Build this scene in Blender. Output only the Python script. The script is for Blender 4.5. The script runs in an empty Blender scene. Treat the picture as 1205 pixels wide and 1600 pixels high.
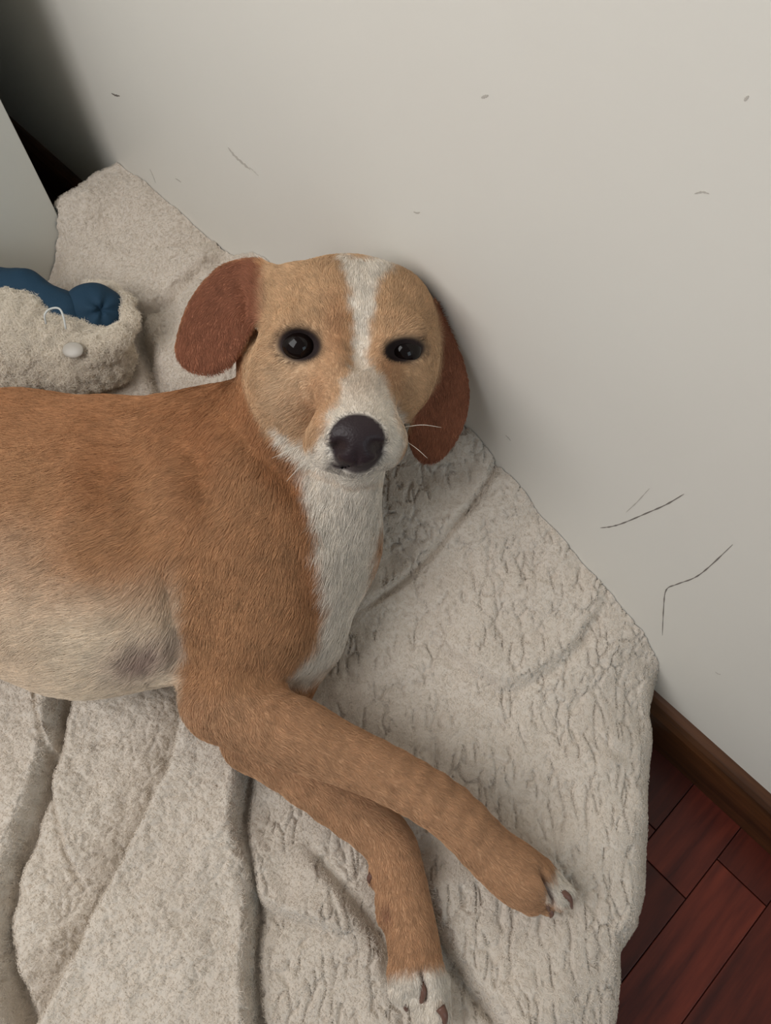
import bpy, math, random
import numpy as np
from mathutils import Matrix, Vector

rng = np.random.default_rng(7)
random.seed(7)
SC = bpy.context.scene
COL = SC.collection

# ------------------------------------------------------------------ camera
FPX = 1160.0                       # focal length in pixels of a 1205 x 1600 frame
PITCH, ROLL, AZ, CAM_H = map(math.radians, (62.8, -1.2, 47.5, 0.0))
CAM_H = 0.72


def _rot():
    a = math.pi / 2 - PITCH
    rx = np.array([[1, 0, 0], [0, math.cos(a), -math.sin(a)], [0, math.sin(a), math.cos(a)]])
    rz = lambda t: np.array([[math.cos(t), -math.sin(t), 0], [math.sin(t), math.cos(t), 0], [0, 0, 1]])
    return rz(AZ) @ rx @ rz(ROLL)


RM = _rot()
CC = np.array([0, 0, CAM_H])
cam_data = bpy.data.cameras.new('camera')
cam_data.sensor_fit = 'VERTICAL'
cam_data.sensor_height = 36.0
cam_data.lens = 36.0 * FPX / 1600.0
cam_data.clip_start = 0.01
cam = bpy.data.objects.new('camera', cam_data)
m4 = np.eye(4)
m4[:3, :3] = RM
m4[:3, 3] = CC
cam.matrix_world = Matrix(m4.tolist())
COL.objects.link(cam)
SC.camera = cam

# ------------------------------------------------------------------ light
world = bpy.data.worlds.new('world')
SC.world = world
world.use_nodes = True
bg = world.node_tree.nodes['Background']
bg.inputs[0].default_value = (0.96, 0.97, 1.0, 1)
bg.inputs[1].default_value = 0.20


def area_light(name, loc, target, size, size_y, power, color):
    d = bpy.data.lights.new(name, 'AREA')
    d.shape = 'RECTANGLE'
    d.size, d.size_y = size, size_y
    d.energy = power
    d.color = color
    o = bpy.data.objects.new(name, d)
    o.location = loc
    o.rotation_euler = (Vector(target) - Vector(loc)).to_track_quat('-Z', 'Y').to_euler()
    COL.objects.link(o)
    return o


area_light('added_key_light', (-0.52, -0.58, 1.24), (-0.40, 0.27, 0.80), 0.9, 0.9, 14.2, (1.0, 0.985, 0.975))  # unseen area lamp added near the camera, placed for the wall's falloff; no window
area_light('assumed_side_light', (2.3, -0.30, 1.35), (-0.7, 0.1, 0.4), 0.9, 1.1, 8, (0.72, 0.90, 1.0))  # assumed cool source out of view, added to light the cabinet front
vs = SC.view_settings
vs.view_transform = 'Standard'
vs.look = 'None'
vs.gamma = 1.0
vs.exposure = 0.0
vs.use_curve_mapping = False
SC.cycles.use_denoising = True
SC.cycles.max_bounces = 6

# ------------------------------------------------------------------ projection helpers (real places from the photo's measures)


def ray(u, v):
    return RM @ np.array([(u - 602.5) / FPX, -(v - 800) / FPX, -1.0])


def at(u, v, z):
    d = ray(u, v)
    return CC + d * ((z - CAM_H) / d[2])


def aty(u, v, y):
    d = ray(u, v)
    return CC + d * (y / d[1])


def atd(u, v, depth):
    return CC + ray(u, v) * depth


def depth_of(p):
    return float(-(RM.T @ (np.asarray(p) - CC))[2])


def uv_of(p):
    q = (p - CC) @ RM
    dep = -q[:, 2]
    return 602.5 + FPX * q[:, 0] / dep, 800 - FPX * q[:, 1] / dep, dep


# ------------------------------------------------------------------ numpy noise


def _hash(ix, iy, iz, k=0):
    h = (ix.astype(np.int64) * 73856093) ^ (iy.astype(np.int64) * 19349663) ^ (iz.astype(np.int64) * 83492791) ^ (k * 2654435761)
    h = (h ^ (h >> 13)) * 1274126177
    h = h ^ (h >> 16)
    return (h & 0xFFFFF).astype(np.float32) / float(0xFFFFF)


def noise3(p):
    i = np.floor(p).astype(np.int64)
    f = (p - i).astype(np.float32)
    f = f * f * (3 - 2 * f)
    out = 0
    for dx in (0, 1):
        for dy in (0, 1):
            for dz in (0, 1):
                w = (f[:, 0] if dx else 1 - f[:, 0]) * (f[:, 1] if dy else 1 - f[:, 1]) * (f[:, 2] if dz else 1 - f[:, 2])
                out = out + w * _hash(i[:, 0] + dx, i[:, 1] + dy, i[:, 2] + dz)
    return out * 2 - 1


def fbm(p, o=3):
    s, a, t = 0, 1.0, 0
    for k in range(o):
        s = s + a * noise3(p * (2.03 ** k) + 17.3 * k)
        t += a
        a *= 0.5
    return s / t


def voronoi3(p, want_dir=False):
    """F1 and F2 of jittered cells (and the line between the two nearest seeds)"""
    i = np.floor(p).astype(np.int64)
    p = p.astype(np.float32)
    f1 = np.full(len(p), 9.0, np.float32)
    f2 = f1.copy()
    s1 = np.zeros((len(p), 3), np.float32)
    s2 = s1.copy()
    for dx in (-1, 0, 1):
        for dy in (-1, 0, 1):
            for dz in (-1, 0, 1):
                a, b, c = i[:, 0] + dx, i[:, 1] + dy, i[:, 2] + dz
                q = np.stack([a + _hash(a, b, c, 1), b + _hash(a, b, c, 2), c + _hash(a, b, c, 3)], 1).astype(np.float32) - p
                d = np.sqrt((q * q).sum(1))
                n = d < f1
                n2 = ~n & (d < f2)
                if want_dir:
                    s2 = np.where(n[:, None], s1, np.where(n2[:, None], q, s2))
                    s1 = np.where(n[:, None], q, s1)
                f2 = np.where(n, f1, np.where(n2, d, f2))
                f1 = np.where(n, d, f1)
    if want_dir:
        return f1, f2, s2 - s1
    return f1, f2


def sstep(a, b, x):
    t = np.clip((x - a) / (b - a), 0, 1)
    return t * t * (3 - 2 * t)


# ------------------------------------------------------------------ 2-D helpers


def poly_sd(x, y, poly):
    """signed distance to a closed polygon, negative inside"""
    P = np.asarray(poly, float)
    d = np.full(x.shape, 1e9)
    inside = np.zeros(x.shape, bool)
    n = len(P)
    for i in range(n):
        a, b = P[i], P[(i + 1) % n]
        e = b - a
        wx, wy = x - a[0], y - a[1]
        t = np.clip((wx * e[0] + wy * e[1]) / (e @ e), 0, 1)
        d = np.minimum(d, (wx - t * e[0]) ** 2 + (wy - t * e[1]) ** 2)
        c = ((a[1] <= y) & (b[1] > y)) | ((b[1] <= y) & (a[1] > y))
        if abs(e[1]) > 1e-12:
            xi = a[0] + (y - a[1]) / e[1] * e[0]
            inside ^= c & (x < xi)
    d = np.sqrt(d)
    return np.where(inside, -d, d)


def line_sd(x, y, pl):
    """signed distance to an open polyline (+ on the right in an x-right, y-down frame) and the run along it 0..1"""
    P = np.asarray(pl, float)
    best = np.full(x.shape, 1e9)
    sg = np.zeros(x.shape)
    run = np.zeros(x.shape)
    seg = np.linalg.norm(np.diff(P, axis=0), axis=1)
    L = seg.sum()
    acc = 0
    for i in range(len(P) - 1):
        a, e = P[i], P[i + 1] - P[i]
        wx, wy = x - a[0], y - a[1]
        t0 = (wx * e[0] + wy * e[1]) / (e @ e)
        t = np.clip(t0, 0, 1)
        d = np.hypot(wx - t * e[0], wy - t * e[1])
        m = d < best
        best = np.where(m, d, best)
        sg = np.where(m, np.sign(e[0] * wy - e[1] * wx), sg)
        run = np.where(m, (acc + t * seg[i]) / L, run)
        acc += seg[i]
    return best * np.where(sg == 0, 1, sg), run


def smooth_line(pts, n=6):
    """Catmull-Rom resampling"""
    P = np.asarray(pts, float)
    P = np.vstack([2 * P[0] - P[1], P, 2 * P[-1] - P[-2]])
    out = []
    for i in range(1, len(P) - 2):
        for k in range(n):
            t = k / n
            a, b, c, d = P[i - 1], P[i], P[i + 1], P[i + 2]
            out.append(0.5 * (2 * b + (c - a) * t + (2 * a - 5 * b + 4 * c - d) * t * t + (3 * b - a - 3 * c + d) * t ** 3))
    out.append(P[-2])
    return np.array(out)


# ------------------------------------------------------------------ implicit shapes


def smin(a, b, k):
    h = np.maximum(k - np.abs(a - b), 0) / k
    return np.minimum(a, b) - h * h * k * 0.25


def smax(a, b, k):
    return -smin(-a, -b, k)


def cone(p, a, b, ra, rb, kz=1.0):
    """round cone from a to b; kz > 1 flattens it along z"""
    a = np.asarray(a, np.float32)
    b = np.asarray(b, np.float32)
    if kz != 1.0:
        s = np.array([1, 1, kz], np.float32)
        p, a, b = p * s, a * s, b * s
    ba = b - a
    pa = p - a
    h = np.clip(pa @ ba / (ba @ ba), 0, 1)
    d = np.sqrt(((pa - h[:, None] * ba) ** 2).sum(1)) - (ra + (rb - ra) * h)
    return d / (1 + 0.4 * (kz - 1))


def ell(p, c, r, axes):
    q = (p - np.asarray(c, np.float32)) @ np.asarray(axes, np.float32).T
    r = np.asarray(r, np.float32)
    k0 = np.sqrt(((q / r) ** 2).sum(1))
    k1 = np.sqrt(((q / (r * r)) ** 2).sum(1)) + 1e-9
    return k0 * (k0 - 1) / k1


def iso_mesh(f, lo, hi, h):
    """surface nets of f = 0 inside the box lo..hi"""
    lo = np.asarray(lo, np.float64)
    n = np.ceil((np.asarray(hi) - lo) / h / 4).astype(int) * 4 + 1
    ax = [lo[k] + h * np.arange(n[k]) for k in range(3)]
    st = 4
    cx, cy, cz = np.meshgrid(*[a[::st] for a in ax], indexing='ij')
    cs = cx.shape
    dc = f(np.stack([cx.ravel(), cy.ravel(), cz.ravel()], 1).astype(np.float32)).reshape(cs)
    near = np.abs(dc) < h * st * 1.9
    F = np.repeat(np.repeat(np.repeat(np.sign(dc), st, 0), st, 1), st, 2)[:n[0], :n[1], :n[2]].astype(np.float32)
    blk = np.zeros(cs, bool)
    for dx in (-1, 0):
        for dy in (-1, 0):
            for dz in (-1, 0):
                blk |= np.roll(near, (dx, dy, dz), (0, 1, 2))
    bi = np.argwhere(blk)
    off = np.array([(a, b, c) for a in range(st) for b in range(st) for c in range(st)])
    for s in range(0, len(bi), 12000):
        idx = (bi[s:s + 12000, None, :] * st + off[None]).reshape(-1, 3)
        idx = idx[(idx < n).all(1)]
        pts = np.stack([ax[0][idx[:, 0]], ax[1][idx[:, 1]], ax[2][idx[:, 2]]], 1).astype(np.float32)
        F[idx[:, 0], idx[:, 1], idx[:, 2]] = f(pts)
    S = F < 0
    mixed = np.zeros((n[0] - 1, n[1] - 1, n[2] - 1), np.uint8)
    for a in (0, 1):
        for b in (0, 1):
            for c in (0, 1):
                mixed += S[a:n[0] - 1 + a, b:n[1] - 1 + b, c:n[2] - 1 + c]
    cells = np.argwhere((mixed > 0) & (mixed < 8))
    vid = np.full(mixed.shape, -1, np.int32)
    vid[cells[:, 0], cells[:, 1], cells[:, 2]] = np.arange(len(cells))
    corn = np.array([(a, b, c) for a in (0, 1) for b in (0, 1) for c in (0, 1)])
    V = np.stack([F[cells[:, 0] + a, cells[:, 1] + b, cells[:, 2] + c] for a, b, c in corn], 1)
    acc = np.zeros((len(cells), 3))
    cnt = np.zeros(len(cells))
    for i in range(8):
        for j in range(i + 1, 8):
            if np.abs(corn[i] - corn[j]).sum() != 1:
                continue
            va, vb = V[:, i], V[:, j]
            m = (va < 0) != (vb < 0)
            t = np.where(m, va / np.where(m, va - vb, 1), 0)
            acc += np.where(m[:, None], corn[i] + t[:, None] * (corn[j] - corn[i]), 0)
            cnt += m
    verts = lo + h * (cells + acc / cnt[:, None])
    quads = []
    for k in range(3):
        o = [j for j in range(3) if j != k]
        sl_a = [slice(1, n[j] - 1) for j in range(3)]
        sl_b = list(sl_a)
        sl_a[k] = slice(0, n[k] - 1)
        sl_b[k] = slice(1, n[k])
        A, B = S[tuple(sl_a)], S[tuple(sl_b)]
        for flip, msk in ((False, A & ~B), (True, B & ~A)):
            e = np.argwhere(msk)
            if not len(e):
                continue
            base = e.copy()
            for j in o:
                base[:, j] += 1
            g = []
            for da, db in ((1, 1), (0, 1), (0, 0), (1, 0)):
                c = base.copy()
                c[:, o[0]] -= da
                c[:, o[1]] -= db
                g.append(vid[c[:, 0], c[:, 1], c[:, 2]])
            q = np.stack(g, 1)
            if flip != (k == 1):
                q = q[:, ::-1]
            quads.append(q)
    quads = np.vstack(quads)
    return verts, quads[(quads >= 0).all(1)]


def normals_of(v, q):
    fn = np.cross(v[q[:, 2]] - v[q[:, 0]], v[q[:, 3]] - v[q[:, 1]])
    n = np.zeros_like(v)
    for k in range(4):
        for c in range(3):
            n[:, c] += np.bincount(q[:, k], fn[:, c], len(v))
    return n / (np.linalg.norm(n, axis=1, keepdims=True) + 1e-20)


def relax(v, q, it=2, w=0.5):
    for _ in range(it):
        s = np.zeros_like(v)
        c = np.zeros(len(v))
        for a, b in ((0, 1), (1, 2), (2, 3), (3, 0)):
            for x, y in ((a, b), (b, a)):
                for k in range(3):
                    s[:, k] += np.bincount(q[:, x], v[q[:, y], k], len(v))
                c += np.bincount(q[:, x], minlength=len(v))
        v = v + w * (s / c[:, None] - v)
    return v


# ------------------------------------------------------------------ object helpers


def tag(o, label=None, cat=None, group=None, kind=None):
    for k, val in (('label', label), ('category', cat), ('group', group), ('kind', kind)):
        if val:
            o[k] = val
    return o


def link(name, me, mat=None, parent=None):
    o = bpy.data.objects.new(name, me)
    COL.objects.link(o)
    if mat is not None and me is not None:
        me.materials.append(mat)
    if parent is not None:
        o.parent = parent
    return o


def mesh_obj(name, v, f, mat, parent=None, smooth=True):
    me = bpy.data.meshes.new(name)
    v = np.asarray(v, np.float32)
    f = np.asarray(f, np.int32)
    k = f.shape[1]
    me.vertices.add(len(v))
    me.vertices.foreach_set('co', v.ravel())
    me.loops.add(f.size)
    me.loops.foreach_set('vertex_index', f.ravel())
    me.polygons.add(len(f))
    me.polygons.foreach_set('loop_start', np.arange(len(f), dtype=np.int32) * k)
    me.polygons.foreach_set('use_smooth', np.full(len(f), smooth))
    me.update(calc_edges=True)
    me.validate()
    return link(name, me, mat, parent)


def box_obj(name, lo, hi, mat, parent=None, bevel=0.0):
    import bmesh
    bm = bmesh.new()
    bmesh.ops.create_cube(bm, size=1)
    lo, hi = np.asarray(lo, float), np.asarray(hi, float)
    for w in bm.verts:
        w.co = Vector((lo + hi) / 2 + np.array(w.co) * (hi - lo))
    if bevel:
        bmesh.ops.bevel(bm, geom=list(bm.edges), offset=bevel, segments=2, profile=0.5, affect='EDGES')
    me = bpy.data.meshes.new(name)
    bm.to_mesh(me)
    bm.free()
    return link(name, me, mat, parent)


def tube(pts, rad, seg=8):
    """closed tube along pts with a radius per point"""
    P = np.asarray(pts, float)
    r = np.broadcast_to(np.asarray(rad, float), (len(P),))
    v, f = [], []
    T = np.gradient(P, axis=0)
    T /= np.linalg.norm(T, axis=1, keepdims=True)
    up = np.array([0, 0, 1.0]) if abs(T[0, 2]) < 0.9 else np.array([1.0, 0, 0])
    for i in range(len(P)):
        a = np.cross(T[i], up)
        a /= np.linalg.norm(a)
        b = np.cross(T[i], a)
        up = -b if (-b) @ up > 0 else b
        for k in range(seg):
            t = 2 * math.pi * k / seg
            v.append(P[i] + r[i] * (math.cos(t) * a + math.sin(t) * b))
    for i in range(len(P) - 1):
        for k in range(seg):
            f.append((i * seg + k, i * seg + (k + 1) % seg, (i + 1) * seg + (k + 1) % seg, (i + 1) * seg + k))
    c0, c1 = len(v), len(v) + 1
    v += [P[0], P[-1]]
    e = (len(P) - 1) * seg
    for k in range(0, seg, 2):
        f.append((c0, (k + 2) % seg, k + 1, k))
        f.append((c1, e + k, e + k + 1, e + (k + 2) % seg))
    return np.array(v), np.array(f)


def set_color(o, name, rgb):
    at_ = o.data.attributes.new(name, 'FLOAT_COLOR', 'POINT')
    c = np.ones((len(rgb), 4), np.float32)
    c[:, :3] = rgb
    at_.data.foreach_set('color', c.ravel())


def set_float(o, name, x):
    a = o.data.attributes.new(name, 'FLOAT', 'POINT')
    a.data.foreach_set('value', np.asarray(x, np.float32))


def hair_obj(name, pts, rad, rgb, mat, parent):
    """pts (n, k, 3), rad (k,), rgb (n, 3): one strand each"""
    n, k, _ = pts.shape
    hc = bpy.data.hair_curves.new(name)
    hc.add_curves([k] * n)
    hc.points.foreach_set('position', pts.astype(np.float32).ravel())
    hc.points.foreach_set('radius', np.tile(np.asarray(rad, np.float32), n))
    a = hc.attributes.new('coat', 'FLOAT_COLOR', 'CURVE')
    c = np.ones((n, 4), np.float32)
    c[:, :3] = rgb
    a.data.foreach_set('color', c.ravel())
    o = link(name, hc, mat, parent)
    o['kind'] = 'stuff'
    return o


def lin(r, g, b):
    return np.array([((c / 255 + 0.055) / 1.055) ** 2.4 if c > 10 else c / 255 / 12.92 for c in (r, g, b)])


# ------------------------------------------------------------------ materials


class Mat:
    def __init__(self, name, color=(0.8, 0.8, 0.8), rough=0.6, spec=0.5):
        self.m = bpy.data.materials.new(name)
        self.m.use_nodes = True
        self.t = self.m.node_tree
        self.b = self.t.nodes['Principled BSDF']
        self.b.inputs['Base Color'].default_value = (*color, 1)
        self.b.inputs['Roughness'].default_value = rough
        self.b.inputs['Specular IOR Level'].default_value = spec

    def n(self, kind, **kw):
        x = self.t.nodes.new(kind)
        for k, v in kw.items():
            if k in x.inputs:
                x.inputs[k].default_value = v
            else:
                setattr(x, k, v)
        return x

    def l(self, a, ao, b, bi):
        self.t.links.new(a.outputs[ao], b.inputs[bi])

    def ramp(self, src, out, stops):
        r = self.n('ShaderNodeValToRGB')
        while len(r.color_ramp.elements) < len(stops):
            r.color_ramp.elements.new(0.5)
        for e, (p, c) in zip(r.color_ramp.elements, stops):
            e.position = p
            e.color = (*c, 1)
        self.l(src, out, r, 'Fac')
        return r

    def bump(self, src, out, strength, dist):
        b = self.n('ShaderNodeBump', Strength=strength, Distance=dist)
        self.l(src, out, b, 'Height')
        self.l(b, 'Normal', self.b, 'Normal')


def wall_material():
    M = Mat('wall_paint', rough=0.42, spec=0.35)
    tc = M.n('ShaderNodeTexCoord')
    nz = M.n('ShaderNodeTexNoise', Scale=3.0, Detail=4.0)
    M.l(tc, 'Object', nz, 'Vector')
    r = M.ramp(nz, 'Fac', [(0.3, lin(221, 217, 208)), (0.7, lin(226, 223, 214))])
    M.l(r, 'Color', M.b, 'Base Color')
    n2 = M.n('ShaderNodeTexNoise', Scale=60.0, Detail=3.0)
    M.l(tc, 'Object', n2, 'Vector')
    M.bump(n2, 'Fac', 0.08, 0.002)
    return M.m


def wood_material(name, dark, light, stretch, rough, rnd=0.35):
    M = Mat(name, rough=rough, spec=0.4)
    tc = M.n('ShaderNodeTexCoord')
    oi = M.n('ShaderNodeObjectInfo')
    mp = M.n('ShaderNodeMapping')
    mp.inputs['Scale'].default_value = stretch
    ad = M.n('ShaderNodeVectorMath', operation='ADD')
    sc = M.n('ShaderNodeVectorMath', operation='SCALE')
    M.l(oi, 'Random', sc, 'Scale')
    sc.inputs[0].default_value = (31.0, 17.0, 5.0)
    M.l(tc, 'Object', ad, 0)
    M.l(sc, 'Vector', ad, 1)
    M.l(ad, 'Vector', mp, 'Vector')
    nz = M.n('ShaderNodeTexNoise', Scale=1.0, Detail=6.0, Roughness=0.6)
    M.l(mp, 'Vector', nz, 'Vector')
    r = M.ramp(nz, 'Fac', [(0.3, dark), (0.72, light)])
    hs = M.n('ShaderNodeHueSaturation')
    mr = M.n('ShaderNodeMapRange')
    mr.inputs['To Min'].default_value = 1 - rnd
    mr.inputs['To Max'].default_value = 1 + rnd
    M.l(oi, 'Random', mr, 'Value')
    M.l(mr, 'Result', hs, 'Value')
    M.l(r, 'Color', hs, 'Color')
    M.l(hs, 'Color', M.b, 'Base Color')
    M.bump(nz, 'Fac', 0.1, 0.001)
    return M.m


def fleece_material(name, a, b):
    M = Mat(name, rough=0.95, spec=0.1)
    M.b.inputs['Sheen Weight'].default_value = 0.25
    M.b.inputs['Sheen Roughness'].default_value = 0.6
    tc = M.n('ShaderNodeTexCoord')
    nz = M.n('ShaderNodeTexNoise', Scale=9.0, Detail=5.0, Roughness=0.6)
    M.l(tc, 'Object', nz, 'Vector')
    r = M.ramp(nz, 'Fac', [(0.3, a), (0.7, b)])
    M.l(r, 'Color', M.b, 'Base Color')
    n2 = M.n('ShaderNodeTexNoise', Scale=420.0, Detail=4.0, Roughness=0.7)
    M.l(tc, 'Object', n2, 'Vector')
    M.bump(n2, 'Fac', 0.55, 0.0025)
    return M.m


def attr_material(name, attr, rough, spec):
    M = Mat(name, rough=rough, spec=spec)
    a = M.n('ShaderNodeAttribute', attribute_name=attr)
    M.l(a, 'Color', M.b, 'Base Color')
    return M


M_WALL = wall_material()
M_PLANK = wood_material('red_parquet', lin(62, 22, 16), lin(112, 46, 30), (90, 9, 20), 0.38)
M_JOINT = Mat('parquet_joint', lin(44, 19, 13), 0.7).m
M_BASE = wood_material('brown_baseboard', lin(44, 25, 13), lin(100, 62, 34), (6, 60, 90), 0.35, 0.0)
M_CAB = Mat('white_laminate', lin(214, 214, 206), 0.4, 0.4).m
M_BLANKET = fleece_material('cream_fleece', lin(211, 199, 185), lin(225, 214, 200))
M_FLEECE2 = fleece_material('fluffy_fleece', lin(228, 216, 198), lin(240, 230, 214))
M_FUZZ = attr_material('fleece_pile', 'coat', 0.9, 0.1).m
M_MARK = Mat('pencil_grey', lin(120, 113, 106), 0.7).m
M_MARK2 = Mat('faint_scuff', lin(186, 180, 171), 0.7).m

# ------------------------------------------------------------------ room
WALL_Y = 0.274
BASE_Y = 0.2605
CAB_X, CAB_Y = -0.715, 0.188
floor = tag(box_obj('floor', (-1.5, -2.6, -0.05), (1.8, WALL_Y, -0.0035), M_JOINT), kind='structure')
wall = tag(box_obj('wall_back', (-1.5, WALL_Y, -0.05), (1.8, WALL_Y + 0.12, 2.5), M_WALL), kind='structure')
wl = tag(box_obj('wall_left', (-1.62, -2.6, -0.05), (-1.5, WALL_Y + 0.12, 2.5), M_WALL), kind='structure')

# parquet planks, laid square to the wall, ends staggered
PW = 0.0508
ENDS = {2: 0.179, 3: 0.224, 4: 0.10}
cache = {}
for ci in range(-14, 20):
    x0 = 0.0235 + PW * ci
    if ci in ENDS:
        e = ENDS[ci]
    else:
        e = 0.26 - random.random() * 0.25
    y = e
    spans = [(e, BASE_Y + 0.006)]
    while y > -1.0:
        spans.append((y - 0.25, y))
        y -= 0.25
    for a, b in spans:
        if b - a < 0.004:
            continue
        key = round(b - a, 3)
        if key in cache:
            o = bpy.data.objects.new('plank', cache[key])
            COL.objects.link(o)
            o.parent = floor
        else:
            g = 0.0004
            o = box_obj('plank', (g, g, -0.006), (PW - g, b - a - g, 0.0), M_PLANK, floor, 0.0006)
            cache[key] = o.data
        o.location = (x0, a, 0)

# baseboard: brown moulding with a rounded top
prof = [(WALL_Y, 0.0), (BASE_Y, 0.0), (BASE_Y, 0.052), (BASE_Y + 0.0008, 0.058), (BASE_Y + 0.003, 0.0635), (BASE_Y + 0.0062, 0.0675), (BASE_Y + 0.0095, 0.070), (WALL_Y, 0.0715)]
v, f = [], []
for x in (-1.5, 1.8):
    v += [(x, a, b) for a, b in prof]
n = len(prof)
for k in range(n):
    f.append((k, (k + 1) % n, n + (k + 1) % n, n + k))
o = mesh_obj('baseboard_back', v, f, M_BASE, smooth=False)
tag(o, kind='structure')

# white cabinet with a narrow dark gap to the wall
cab = link('cabinet', None)
cab.location = (0, 0, 0)
tag(cab, 'plain white cabinet standing in the corner behind the blanket, at the left edge', 'cabinet')
box_obj('carcass', (-1.22, -0.55, 0.06), (CAB_X - 0.018, CAB_Y, 1.9), M_CAB, cab, 0.001)
box_obj('door', (CAB_X - 0.018, -0.178, 0.065), (CAB_X, CAB_Y - 0.0005, 1.9), M_CAB, cab, 0.0012)
box_obj('door', (CAB_X - 0.018, -0.55, 0.065), (CAB_X, -0.181, 1.9), M_CAB, cab, 0.0012)
box_obj('plinth', (-1.2, -0.54, 0.0), (CAB_X - 0.03, CAB_Y - 0.01, 0.06), M_CAB, cab)


def wall_mark(pts, w, mat):
    P = smooth_line([aty(u, v_, WALL_Y - 0.0002) for u, v_ in pts], 5)
    L = len(P)
    t = np.gradient(P, axis=0)
    t /= np.linalg.norm(t, axis=1, keepdims=True)
    s = np.cross(t, (0, 1, 0))
    jit = 0.35 + 0.65 * np.sin(np.linspace(0, 9.7 * L / 9, L)) ** 2
    r = (w * jit * np.minimum(1, 0.25 + np.minimum(np.arange(L), np.arange(L)[::-1]) / 3))[:, None] / 2
    back = np.array([0, 0.00025, 0])
    vv = np.vstack([P - s * r, P + s * r, P - s * r + back, P + s * r + back])
    ff = []
    for i in range(L - 1):
        ff += [(i, i + 1, L + i + 1, L + i), (2 * L + i, 3 * L + i, 3 * L + i + 1, 2 * L + i + 1), (i, 2 * L + i, 2 * L + i + 1, i + 1), (L + i, L + i + 1, 3 * L + i + 1, 3 * L + i)]
    return mesh_obj('scuff_mark', vv, ff, mat, wall, False)


wall_mark([(938, 825), (955, 823), (975, 817), (1008, 803), (1040, 789), (1069, 772)], 0.0011, M_MARK)
wall_mark([(1035, 993), (1037, 950), (1041, 922), (1058, 913), (1085, 903), (1108, 886), (1145, 851)], 0.0010, M_MARK)
wall_mark([(978, 801), (995, 785), (1015, 763)], 0.0007, M_MARK2)
wall_mark([(356, 230), (366, 243), (378, 254), (391, 265)], 0.0042, M_MARK2)
wall_mark([(389, 261), (396, 267), (404, 275)], 0.0012, M_MARK2)
wall_mark([(174, 146), (180, 149), (187, 150)], 0.0026, M_MARK)
wall_mark([(234, 264), (239, 275), (243, 286)], 0.0018, M_MARK2)
wall_mark([(274, 279), (279, 282), (283, 285)], 0.0022, M_MARK2)
wall_mark([(752, 153), (757, 151), (763, 149)], 0.0018, M_MARK2)
wall_mark([(1163, 158), (1166, 154), (1170, 150)], 0.0014, M_MARK2)
wall_mark([(646, 331), (651, 333), (656, 332)], 0.0016, M_MARK2)
wall_mark([(790, 680), (795, 685), (798, 689)], 0.0018, M_MARK2)
wall_mark([(1085, 303), (1097, 300), (1108, 303)], 0.0010, M_MARK2)
wall_mark([(1118, 1050), (1122, 1053), (1126, 1054)], 0.0012, M_MARK2)

# ------------------------------------------------------------------ blanket
GX0, GX1, GY0, GY1, GH = -0.747, 0.215, -0.47, 0.2735, 0.00105
HEIGHTS = [  # photo place and height above the floor
    (735, 660, .226), (800, 740, .208), (870, 820, .188), (935, 900, .172), (1000, 970, .155), (1022, 1040, .125), (1030, 1130, .112), (1026, 1230, .112), (1010, 1340, .108), (990, 1490, .108), (985, 1600, .108),
    (330, 375, .177), (280, 330, .180), (230, 285, .184), (120, 300, .165), (420, 408, .222), (560, 470, .235), (640, 560, .235), (700, 640, .228),
    (640, 760, .190), (720, 800, .185), (820, 900, .165), (700, 900, .155), (620, 900, .150), (920, 1000, .150), (800, 1000, .147), (650, 1000, .136), (940, 1150, .132), (800, 1150, .130), (640, 1120, .125),
    (960, 1300, .122), (850, 1300, .120), (900, 1450, .118), (760, 1400, .116), (850, 1560, .116), (720, 1580, .108), (640, 1500, .106), (560, 1400, .108), (520, 1300, .112), (450, 1230, .114), (560, 1550, .112), (440, 1550, .118), (430, 1400, .112),
    (330, 1300, .122), (230, 1500, .128), (150, 1300, .124), (60, 1200, .126), (20, 1450, .128), (180, 1150, .124), (100, 1560, .122), (-100, 1300, .128), (-200, 1100, .128),
    (0, 850, .126), (200, 850, .126), (380, 850, .130), (480, 800, .145), (0, 1060, .126), (250, 1080, .124), (400, 1050, .124), (500, 1050, .126), (400, 650, .165), (200, 650, .135), (0, 620, .132),
    (150, 590, .138), (240, 520, .150), (200, 450, .158), (330, 470, .185), (160, 380, .160), (60, 500, .135), (-200, 620, .13), (-400, 850, .126), (-400, 1200, .128), (-100, 1560, .126), (300, 1750, .125), (800, 1750, .112), (600, 1900, .11), (100, 1900, .12)]


CORNER = [(-.73, .25, .176), (-.72, .205, .186), (-.70, .215, .186), (-.70, .198, .182), (-.70, .172, .125), (-.705, .150, .085), (-.70, .10, .08), (-.70, .0, .09), (-.66, .13, .115), (-.66, .16, .15), (-.70, -.15, .11), (-.70, -.35, .12)]


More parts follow.
